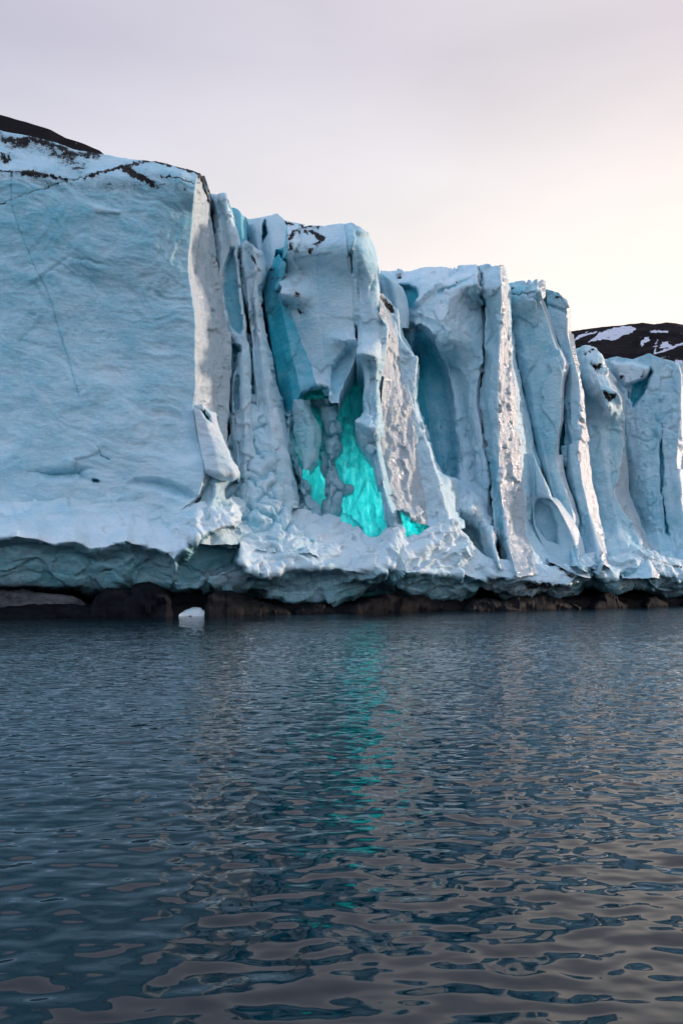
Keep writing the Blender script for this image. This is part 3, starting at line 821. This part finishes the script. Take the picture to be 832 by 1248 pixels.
loft('ice_tower', [
    [(579, 323, 93), (586, 350, 90), (592, 376, 91), (590, 405, 91), (588, 447), (584, 490), (589, 530), (596, 585), (602, 640, 89), (606, 668)],
    [(590, 323, 90), (590, 350, 88.5), (597, 376, 90.5), (600, 405, 91.5), (598, 447), (597, 490), (600, 530), (604, 585), (608, 630, 89.5), (613, 668)],
    [(609, 322, 89), (611, 350, 88), (610, 391), (607, 447), (606, 499), (607, 547), (609, 594), (615, 634), (621, 672, 86)],
    [(612, 323, 92), (618, 350, 91.5), (620, 395), (623, 440), (630, 475), (632, 513), (636, 548), (638, 594), (638, 631), (646, 668, 90)],
    [(613, 330, 100), (621, 355, 95), (624, 395), (630, 430), (639, 478), (648, 513), (654, 540), (664, 575), (664, 620), (668, 668, 94)]],
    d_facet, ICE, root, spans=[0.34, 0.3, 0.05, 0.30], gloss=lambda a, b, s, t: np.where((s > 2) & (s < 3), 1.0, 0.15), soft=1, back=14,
    carve=[([(583, 350), (588, 352), (596, 372), (590, 376)], 1.2, 3, 0.7), ([(594, 556), (604, 560), (612, 620), (618, 660), (612, 668), (603, 640)], 0.6, 4, 0.5)],
    toe=(32, 4.0), dz=4, label='narrow tower with one long face catching warm light')

# --- tall square-topped tower
loft('ice_tower', [
    [(614, 345, 97), (618, 365, 95), (622, 400), (630, 430), (637, 470), (645, 510), (652, 540), (662, 575), (675, 620), (690, 665, 92)],
    [(632, 345, 95.5), (636, 362, 93.6), (640, 400), (646, 440), (652, 480), (658, 520), (664, 550), (672, 590), (684, 630), (698, 668, 91)],
    [(656, 342, 95), (657, 355, 93), (667, 384), (676, 419), (688, 443), (684, 464), (683, 499), (679, 541), (681, 576), (695, 618), (704, 672, 90.5)],
    [(663, 343, 96.5), (662, 355, 95.5), (671, 384), (681, 417), (693, 446), (688, 466), (687, 499), (683, 541), (687, 576), (700, 618), (708, 672, 92)]],
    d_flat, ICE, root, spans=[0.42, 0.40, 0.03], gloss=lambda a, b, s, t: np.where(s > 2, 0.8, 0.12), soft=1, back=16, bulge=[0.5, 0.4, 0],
    stroke=[([(616, 350), (622, 358), (630, 361), (655, 354)], 1.6, 0.5, None, 0.72), ([(617, 355), (626, 353)], 2.6, 0, None, 0.7), ([(636, 349), (645, 348)], 2, 0, None, 0.6),
            ([(652, 540), (652, 565), (658, 600), (652, 620)], 2.0, 0.8, 0.55, 0)],
    toe=(26, 4.5), dz=5.5, label='tall square topped tower with dark grit along its rim')
loft('ice_tower', [
    [(664, 352, 98), (668, 384, 97), (680, 417, 97), (690, 450, 97), (687, 470), (687, 500), (685, 541), (690, 576), (702, 618), (710, 672, 95)],
    [(680, 356, 96.5), (682, 384), (690, 417), (697, 450, 96), (695, 480), (694, 520), (696, 560), (700, 590), (712, 640), (722, 678, 93)],
    [(690, 366, 96), (692, 385), (692, 405), (697, 430), (704, 457), (707, 475), (706, 499), (704, 541), (708, 580), (716, 620), (728, 664, 92)],
    [(694, 372, 100), (696, 405), (701, 430), (707, 457), (710, 475), (713, 510), (718, 550), (724, 590), (731, 631), (740, 674, 97)]],
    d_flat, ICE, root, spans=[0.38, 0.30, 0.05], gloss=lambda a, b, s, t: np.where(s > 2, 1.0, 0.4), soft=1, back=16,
    stroke=[([(678, 362), (684, 364)], 2.2, 0, None, 0.9), ([(668, 372), (690, 380)], 1.5, 0.5, 0.4, 0.3), ([(683, 530), (690, 500), (692, 560), (690, 580)], 2, 0.6, 0.5, 0)],
    toe=(24, 4.5), dz=5.5, label='stepped tower pressed against the right side of the square topped one')

# lower buttress panels under the square tower
loft('ice_buttress', [
    [(640, 553, 91), (642, 590), (648, 620), (650, 640, 90.5), (664, 672, 90)],
    [(650, 550, 90.5), (660, 580), (672, 620), (676, 650), (684, 680, 89)],
    [(655, 606, 89.6), (668, 608, 89), (684, 628), (698, 660), (706, 690, 88)],
    [(660, 604, 92), (672, 606, 92), (690, 622), (704, 645), (716, 690, 90)]],
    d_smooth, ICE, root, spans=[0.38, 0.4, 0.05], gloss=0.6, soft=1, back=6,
    carve=[([(650, 616), (656, 607), (672, 618), (680, 640), (681, 665), (664, 660), (651, 640)], 1.4, 3, 0.45)],
    toe=(14, 4.0), dz=7, label='smooth blue panel in a dark rimmed niche')

# --- towers at the right end
loft('ice_tower', [
    [(700, 425, 106), (702, 455, 103), (702, 490), (704, 530), (710, 575), (717, 610), (724, 640), (736, 680, 99)],
    [(712, 420, 105), (715, 440, 102.5), (722, 470, 101.5), (728, 500), (734, 550), (740, 590), (750, 630), (760, 684, 98.5)],
    [(725, 421, 105), (726, 442, 101.8), (731, 470, 100.5), (740, 494, 100), (743, 520), (742, 560), (745, 600), (757, 640), (772, 684, 97)],
    [(733, 430, 106), (738, 450, 103), (746, 470, 101.5), (754, 480, 101), (758, 510), (758, 560), (750, 600), (759, 625), (778, 656), (790, 684, 97)],
    [(737, 438, 110), (742, 455, 108), (754, 475, 106), (760, 497), (761, 540), (764, 570), (768, 600), (776, 630), (788, 656), (800, 684, 101)]],
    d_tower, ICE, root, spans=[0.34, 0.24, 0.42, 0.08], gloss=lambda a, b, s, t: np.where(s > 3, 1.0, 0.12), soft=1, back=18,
    stroke=[([(712, 431), (721, 428), (726, 430)], 1.8, 0.2, None, 0.85), ([(722, 444), (726, 450), (730, 445)], 3.2, 1.2, None, 1.3),
            ([(738, 481), (742, 487), (748, 483)], 3.2, 0.5, None, 1.0), ([(736, 480), (750, 482)], 1.5, 0, None, 0.9)],
    toe=(20, 5.0), dz=5, label='curved tower with black pits in its snowy head')
loft('ice_tower', [
    [(734, 438, 116), (742, 470), (752, 520), (760, 580), (775, 640), (790, 684, 108)],
    [(752, 434, 114), (756, 470), (762, 520), (775, 580), (790, 640), (800, 684, 107)],
    [(770, 438, 113), (772, 470), (778, 520), (786, 580), (798, 640), (806, 684, 106)],
    [(790, 430, 112.5), (795, 450), (800, 490), (800, 540), (804, 600), (812, 650), (820, 684, 106)],
    [(802, 435, 112.5), (806, 460), (807, 500), (805, 540), (807, 590), (813, 640), (826, 690, 108)],
    [(823, 441, 111), (829, 460), (829, 500), (826, 560), (828, 600), (834, 640), (840, 690, 106)],
    [(829, 448, 116), (835, 470), (836, 500), (836, 560), (840, 600), (846, 640), (856, 690, 112)]],
    lambda W, S, T: ((lambda r: (r[0] * 0.8, r[1]))(d_tower(W, S, T))), ICE, root, spans=[0.3, 0.34, 0.38, 0.36, 0.3, 0.06], gloss=0.25, soft=1, back=18,
    carve=[([(766, 487), (768, 468), (780, 462), (792, 446), (796, 452), (790, 470), (780, 486), (770, 500)], 2.2, 4, 0.85),
           ([(768, 470), (790, 462), (792, 446), (770, 440), (742, 440), (748, 455), (760, 472)], -1.2, 5, 0.08),
           ([(803, 545), (806, 500), (808, 540), (808, 600), (816, 655), (810, 650), (804, 600)], 1.6, 3, 0.8)],
    stroke=[([(746, 466), (760, 458)], 2.2, 0, None, 0.85), ([(781, 460), (784, 452)], 1.4, 0, None, 0.7)],
    toe=(20, 3.5), dz=3, label='broken blue ice cliff at the right end with angular ledges')
loft('ice_tower', [
    [(826, 440, 113), (829, 480), (827, 560), (832, 640), (842, 690, 108)],
    [(860, 445, 118), (862, 500), (862, 560), (866, 640), (872, 690, 114)],
    [(900, 440, 119), (902, 500), (902, 560), (906, 640), (912, 690, 120)],
    [(1000, 450, 130), (1002, 500), (1002, 560), (1006, 640), (1012, 690, 128)],
    [(1200, 470, 152), (1202, 500), (1202, 560), (1206, 640), (1212, 690, 150)]],
    d_tower, ICE, root, blue=0.25, gloss=0.5, soft=2, back=20, step=2.2, dz=3, label='sunlit edge of the cliff at the right border')

# --- folded foot of the glacier, overhanging the rocks
foot = [  # px, y top, depth top, y lip, y bottom
    (-330, 588, 70, 650, 716), (-200, 588, 70, 652, 716), (-100, 588, 70, 655, 718), (-40, 588, 70, 655, 718), (0, 588, 70, 656, 719), (40, 588, 70, 659, 719), (75, 590, 70, 663, 718),
    (110, 592, 70.2, 665, 720), (130, 594, 70.2, 662, 719), (150, 596, 70.4, 664, 716), (172, 600, 70.5, 664, 714), (190, 606, 70.7, 664, 716), (202, 612, 70.8, 672, 720), (213, 616, 70.8, 682, 722),
    (224, 610, 70.8, 668, 721), (238, 615, 70, 655, 720), (252, 610, 71.5, 648, 719), (270, 605, 73, 642, 719), (287, 600, 75, 637, 718), (292, 605, 77, 684, 720), (302, 610, 78, 692, 722), (320, 612, 80, 697, 727),
    (335, 614, 81, 698, 731), (360, 620, 82, 692, 736), (385, 622, 82.5, 690, 738), (405, 624, 83, 692, 737), (418, 630, 83, 694, 732), (431, 641, 83, 696, 725), (445, 650, 83, 694, 718), (457, 656, 83, 690, 713),
    (468, 645, 83, 688, 714), (479, 630, 82.8, 690, 718), (488, 652, 83, 694, 722), (500, 660, 83.5, 695, 725), (512, 652, 84, 696, 728), (526, 640, 84.5, 697, 732), (535, 636, 85, 698, 734), (550, 634, 86, 698, 736), (562, 644, 86.5, 698, 730), (575, 664, 87, 703, 722),
    (590, 676, 87.5, 706, 708), (600, 680, 88, 701, 722), (625, 684, 88, 705, 728), (650, 686, 89, 708, 727), (675, 688, 90, 711, 726), (695, 688, 91, 711, 722), (708, 678, 93, 698, 714), (722, 672, 95, 690, 712),
    (735, 682, 96, 702, 718), (748, 680, 97, 700, 722), (762, 674, 98, 692, 720), (778, 666, 99, 686, 722), (790, 670, 101, 690, 726), (805, 677, 103, 698, 728), (820, 680, 104, 700, 727), (840, 682, 105, 702, 728),
    (900, 680, 112, 700, 727), (1000, 678, 124, 698, 727), (1200, 665, 148, 700, 727)]
fa = np.array(foot, float); xs_ = np.arange(-160, 200, 9.0)
wob = perlin(np.stack([xs_ / 34, xs_ * 0 + 0.3, xs_ * 0], -1)) * 9 + perlin(np.stack([xs_ / 13, xs_ * 0 + 5.3, xs_ * 0], -1)) * 4
mid_ = [(x, np.interp(x, fa[:, 0], fa[:, 1]), np.interp(x, fa[:, 0], fa[:, 2]), np.interp(x, fa[:, 0], fa[:, 3]) + w1,
         np.interp(x, fa[:, 0], fa[:, 4]) + 0.3 * w1) for x, w1 in zip(xs_, wob)]
foot = sorted([f for f in foot if f[0] < -165 or f[0] > 200] + mid_)
cur = []
for (x, yt, dt, yl, yb) in foot:
    dl = float(dwl(x)) - 2.2
    if dt - dl < 2.5: dt = dl + 2.5
    if x < 200: dl = dl + 0.10 * (yl - 660)
    a_, b_ = (0.50, 0.80) if x < 205 else (0.45, 0.42)
    cur.append([(x, yt, dt), (x, yt + (yl - yt) * a_, dl + (dt - dl) * b_), (x, yl - 5, dl + 0.45), (x, yl, dl), (x, yl + 3, dl + 0.15), (x, yl + 12 if yb - yl > 22 else yl + 5, dl + 1.7), (x, (yl + yb) / 2 + 3, dl + 2.6),
                (x, yb - 3, dl + 3.6), (x, yb + 1, dl + 5.5), (x, yb + 3, dl + 9)])
def n_big(PX, PY): return fbm(np.stack([PX / 40, PY / 22, PX * 0], -1), 3) * 1.6
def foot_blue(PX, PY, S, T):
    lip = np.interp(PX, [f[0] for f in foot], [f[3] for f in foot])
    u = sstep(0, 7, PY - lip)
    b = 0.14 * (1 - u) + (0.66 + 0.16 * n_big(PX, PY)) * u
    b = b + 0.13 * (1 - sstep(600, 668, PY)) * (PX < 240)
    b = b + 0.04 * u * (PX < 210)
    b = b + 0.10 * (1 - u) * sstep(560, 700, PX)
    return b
def foot_gloss(PX, PY, S, T):
    lip = np.interp(PX, [f[0] for f in foot], [f[3] for f in foot])
    return 0.15 + 0.6 * sstep(0, 7, PY - lip)
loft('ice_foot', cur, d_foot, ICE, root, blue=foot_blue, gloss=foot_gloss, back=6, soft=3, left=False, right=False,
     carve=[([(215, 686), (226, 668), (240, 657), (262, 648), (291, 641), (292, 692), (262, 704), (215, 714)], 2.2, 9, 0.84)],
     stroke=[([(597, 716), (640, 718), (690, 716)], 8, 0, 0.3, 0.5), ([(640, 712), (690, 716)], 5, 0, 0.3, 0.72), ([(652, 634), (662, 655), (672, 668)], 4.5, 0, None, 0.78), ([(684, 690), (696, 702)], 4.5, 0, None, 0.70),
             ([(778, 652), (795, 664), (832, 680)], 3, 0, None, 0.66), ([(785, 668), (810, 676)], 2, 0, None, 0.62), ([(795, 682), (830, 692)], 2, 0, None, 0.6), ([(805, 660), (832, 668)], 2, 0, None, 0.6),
             ([(0, 717), (50, 722), (95, 720)], 4, 0, 0.4, 0.5), ([(-300, 672), (0, 674), (190, 676)], 7, 0, None, 0.20), ([(-300, 700), (0, 700), (240, 706), (300, 712)], 9, 0, None, 0.18), ([(320, 715), (560, 716)], 12, 0, None, 0.22), ([(255, 700), (300, 705)], 8, 0, 0.35, 0.25), ([(586, 690), (594, 712)], 6, 0, 0.3, 0.35)],  # faint ones: basal silt doubling as shade painted beneath the lip
     label='overhanging teal foot of the glacier with a folded lip')

# ------------------------------------------------------------------ black shore under the ice
def shore():
    xs = np.arange(-300, 1200, 4.0)
    rows = []
    for k, (dd_, z) in enumerate(((0.0, -0.6), (0.5, 0.15), (1.6, 0.75), (3.5, 1.1), (7.0, 1.6), (14.0, 2.4), (22, 3.0))):
        d = dwl(xs) + dd_
        W = np.stack([(xs - CX) / F * d, d, np.full(xs.shape, z)], -1)
        rows.append(W)
    W = np.stack([ (rows[i] * (1 - t) + rows[i + 1] * t) for i in range(6) for t in (0, .2, .4, .6, .8)] + [rows[-1]], 0)
    n = fbm(W * 0.5, 4, 0.55)
    W[..., 2] += n * 0.8 * sstep(-0.3, 0.3, W[..., 2]); W[..., 1] += fbm(W * 0.3 + 8, 3) * 1.0
    o = link_mesh('shore', W.reshape(-1, 3), grid_faces(*W.shape[:2]), ROCK_BLACK); o['kind'] = 'structure'
shore()

# ------------------------------------------------------------------ rocks along the waterline, each its own thing
def rock(name, label, cat, pxs, ys_top, yb, mat, thick=2.0, seed=0, group=None, d=None, facet=0.30, attrs=None):
    """Closed boulder: profile heights along its length, rounded in section, cut by facets."""
    pxs = np.array(pxs, float); x0, x1 = pxs[0], pxs[-1]
    dm = (float(dwl((x0 + x1) / 2)) if d is None else d)
    nu, nv = 90, 44
    sx = np.linspace(0, 1, nu); px = x0 + (x1 - x0) * sx
    yt = np.interp(px, pxs, ys_top)
    zt = CZ + (HY - yt) / F * dm
    z0 = -0.35
    th = np.linspace(0, 2 * np.pi, nv, endpoint=False)
    endr = np.clip(np.minimum(sx, 1 - sx) / 0.06, 0, 1) ** 0.5
    V = []
    for i in range(nu):
        c, s = np.cos(th), np.sin(th)
        prof_y = -np.sign(c) * np.abs(c) ** 0.8 * thick * (0.3 + 0.7 * endr[i])
        prof_z = np.where(s >= 0, (zt[i] - 0) * np.abs(s) ** 0.75 * (0.15 + 0.85 * endr[i]), z0 * np.abs(s))
        V.append(np.stack([np.full(nv, (px[i] - CX) / F * dm), dm + prof_y + thick * 0.6, prof_z], -1))
    V = np.stack(V, 0)
    dy = float(np.interp((x0 + x1) / 2, [0, 832], [0.0, 0.0]))
    slope = (float(dwl(x1)) - float(dwl(x0))) / (x1 - x0 + 1e-6)
    V[..., 1] += ((px - (x0 + x1) / 2) * slope)[:, None]
    f1, f2, r, fac = worley(V * np.array([0.5, 0.5, 0.8]) + seed)
    cen = V.mean(1, keepdims=True)
    nrm = V - cen; nrm /= np.linalg.norm(nrm, axis=-1)[..., None] + 1e-6
    V = V + nrm * ((fac * facet + fbm(V * 1.7 + seed, 4, 0.55) * 0.14) * endr[:, None] * min(1.0, thick))[..., None]
    base = Vector((float(V[..., 0].mean()), float(V[..., 1].mean()), 0))
    Vf = V.reshape(-1, 3)
    a = V[0].mean(0); b = V[-1].mean(0)
    Vf = np.concatenate([Vf, [a, b]], 0)
    faces = grid_faces(nu, nv, True).tolist()
    ia, ib = nu * nv, nu * nv + 1
    for j in range(nv):
        faces.append([ia, (j + 1) % nv, j, j]); faces.append([ib, (nu - 1) * nv + j, (nu - 1) * nv + (j + 1) % nv, (nu - 1) * nv + (j + 1) % nv])
    me = bpy.data.meshes.new(name)
    me.from_pydata((Vf - np.array(base)).tolist(), [], [f if len(set(f)) == 4 else f[:3] for f in faces])
    for p in me.polygons: p.use_smooth = True
    if attrs:
        for k_, v_ in attrs.items():
            at_ = me.attributes.new(k_, 'FLOAT', 'POINT'); at_.data.foreach_set('value', np.full(len(me.vertices), v_, np.float32))
    me.materials.append(mat)
    o = bpy.data.objects.new(name, me); sc.collection.objects.link(o); o.location = base
    o['label'] = label; o['category'] = cat
    if group: o['group'] = group
    return o
G = 'dark rocks along the waterline'
rock('shore_rock', 'long low grey rock slab at the left border under the ice wall', 'rock', [-90, -40, 0, 60, 110, 140, 160], [740, 737, 739, 738, 737, 742, 751], 752, ROCK, 1.8, 1, G)
rock('shore_rock', 'angular reddish black boulder wedged under the ice left of the white floating chunk', 'rock', [112, 128, 150, 172, 190, 203, 208], [738, 722, 716, 712, 713, 728, 745], 751, ROCK, 1.8, 2, G, facet=0.7)
rock('shore_rock', 'black rock with a pale streaked side directly behind the white floating chunk', 'rock', [206, 216, 236, 256, 268, 272], [736, 723, 721, 721, 732, 748], 750, ROCK, 1.6, 3, G, d=73.5, facet=0.5)
rock('shore_rock', 'long brown grey rock tapering to a point on the right of the white floating chunk', 'rock', [254, 264, 285, 310, 335, 355], [726, 720, 722, 731, 739, 747], 749, ROCK_BROWN, 1.6, 4, G)
rock('shore_rock', 'small low round rock between the tapering rock and the black gap', 'rock', [358, 368, 385, 400, 409], [745, 740, 737, 740, 746], 747, ROCK_BROWN, 1.0, 5, G)
rock('shore_rock', 'long black rock under the middle of the overhanging ice', 'rock', [418, 440, 470, 510, 548, 575], [741, 733, 724, 726, 735, 741], 745, ROCK_BLACK, 1.6, 6, G)
rock('shore_rock', 'grey dome shaped rock below the dark notch in the ice', 'rock', [562, 575, 590, 605, 622, 640], [742, 733, 730, 732, 738, 743], 744, ROCK_BROWN, 1.4, 7, G, d=87)
rock('shore_rock', 'broad sloping brown slab of rock under the striped dirty ice', 'rock', [598, 622, 650, 672, 695, 722], [734, 728, 726, 726, 733, 741], 742, ROCK_BROWN, 1.8, 8, G)
rock('shore_rock', 'dark rounded rock below the small hanging ice tooth', 'rock', [708, 722, 735, 750, 764, 778], [738, 730, 721, 724, 732, 739], 740, ROCK, 1.8, 9, G)
rock('shore_rock', 'low black rock with a pale tip near the right border', 'rock', [776, 785, 798, 812, 824], [736, 729, 727, 732, 738], 738, ROCK, 1.6, 10, G)
rock('shore_rock', 'black rock cut by the right border of the picture', 'rock', [818, 830, 850, 880, 910], [736, 728, 724, 726, 736], 738, ROCK_BLACK, 1.8, 11, G)
rock('shore_rock', 'thin pale gravelly ledge between the ice and the low slab at the left', 'rock', [-60, -20, 20, 50, 80, 100], [722, 718, 719, 722, 724, 732], 740, make_rock('gravelly_rock', (0.04, 0.045, 0.05), (0.16, 0.17, 0.19), 0.7), 0.8, 12, G, d=67.5, facet=0.5)
rock('ice_chunk', 'small white chunk of ice resting in the water in front of the dark rocks', 'ice chunk', [219, 225, 233, 242, 250, 254], [748, 743.5, 741, 742.5, 745.5, 748.5], 749, ICE, 0.9, 13, None, d=70.2, facet=0.25, attrs={'blue': 0.12, 'gloss': 0.2, 'dirt': 0.0})
rock('flotsam', 'tiny dark piece of driftwood afloat off the right end of the rocks', 'flotsam', [706.5, 709, 711.5, 713.5], [759.5, 758.2, 757.0, 758.8], 759, ROCK_BLACK, 0.12, 14, None, d=57.5, facet=0.03)  # small dark floating shape, its kind unidentified
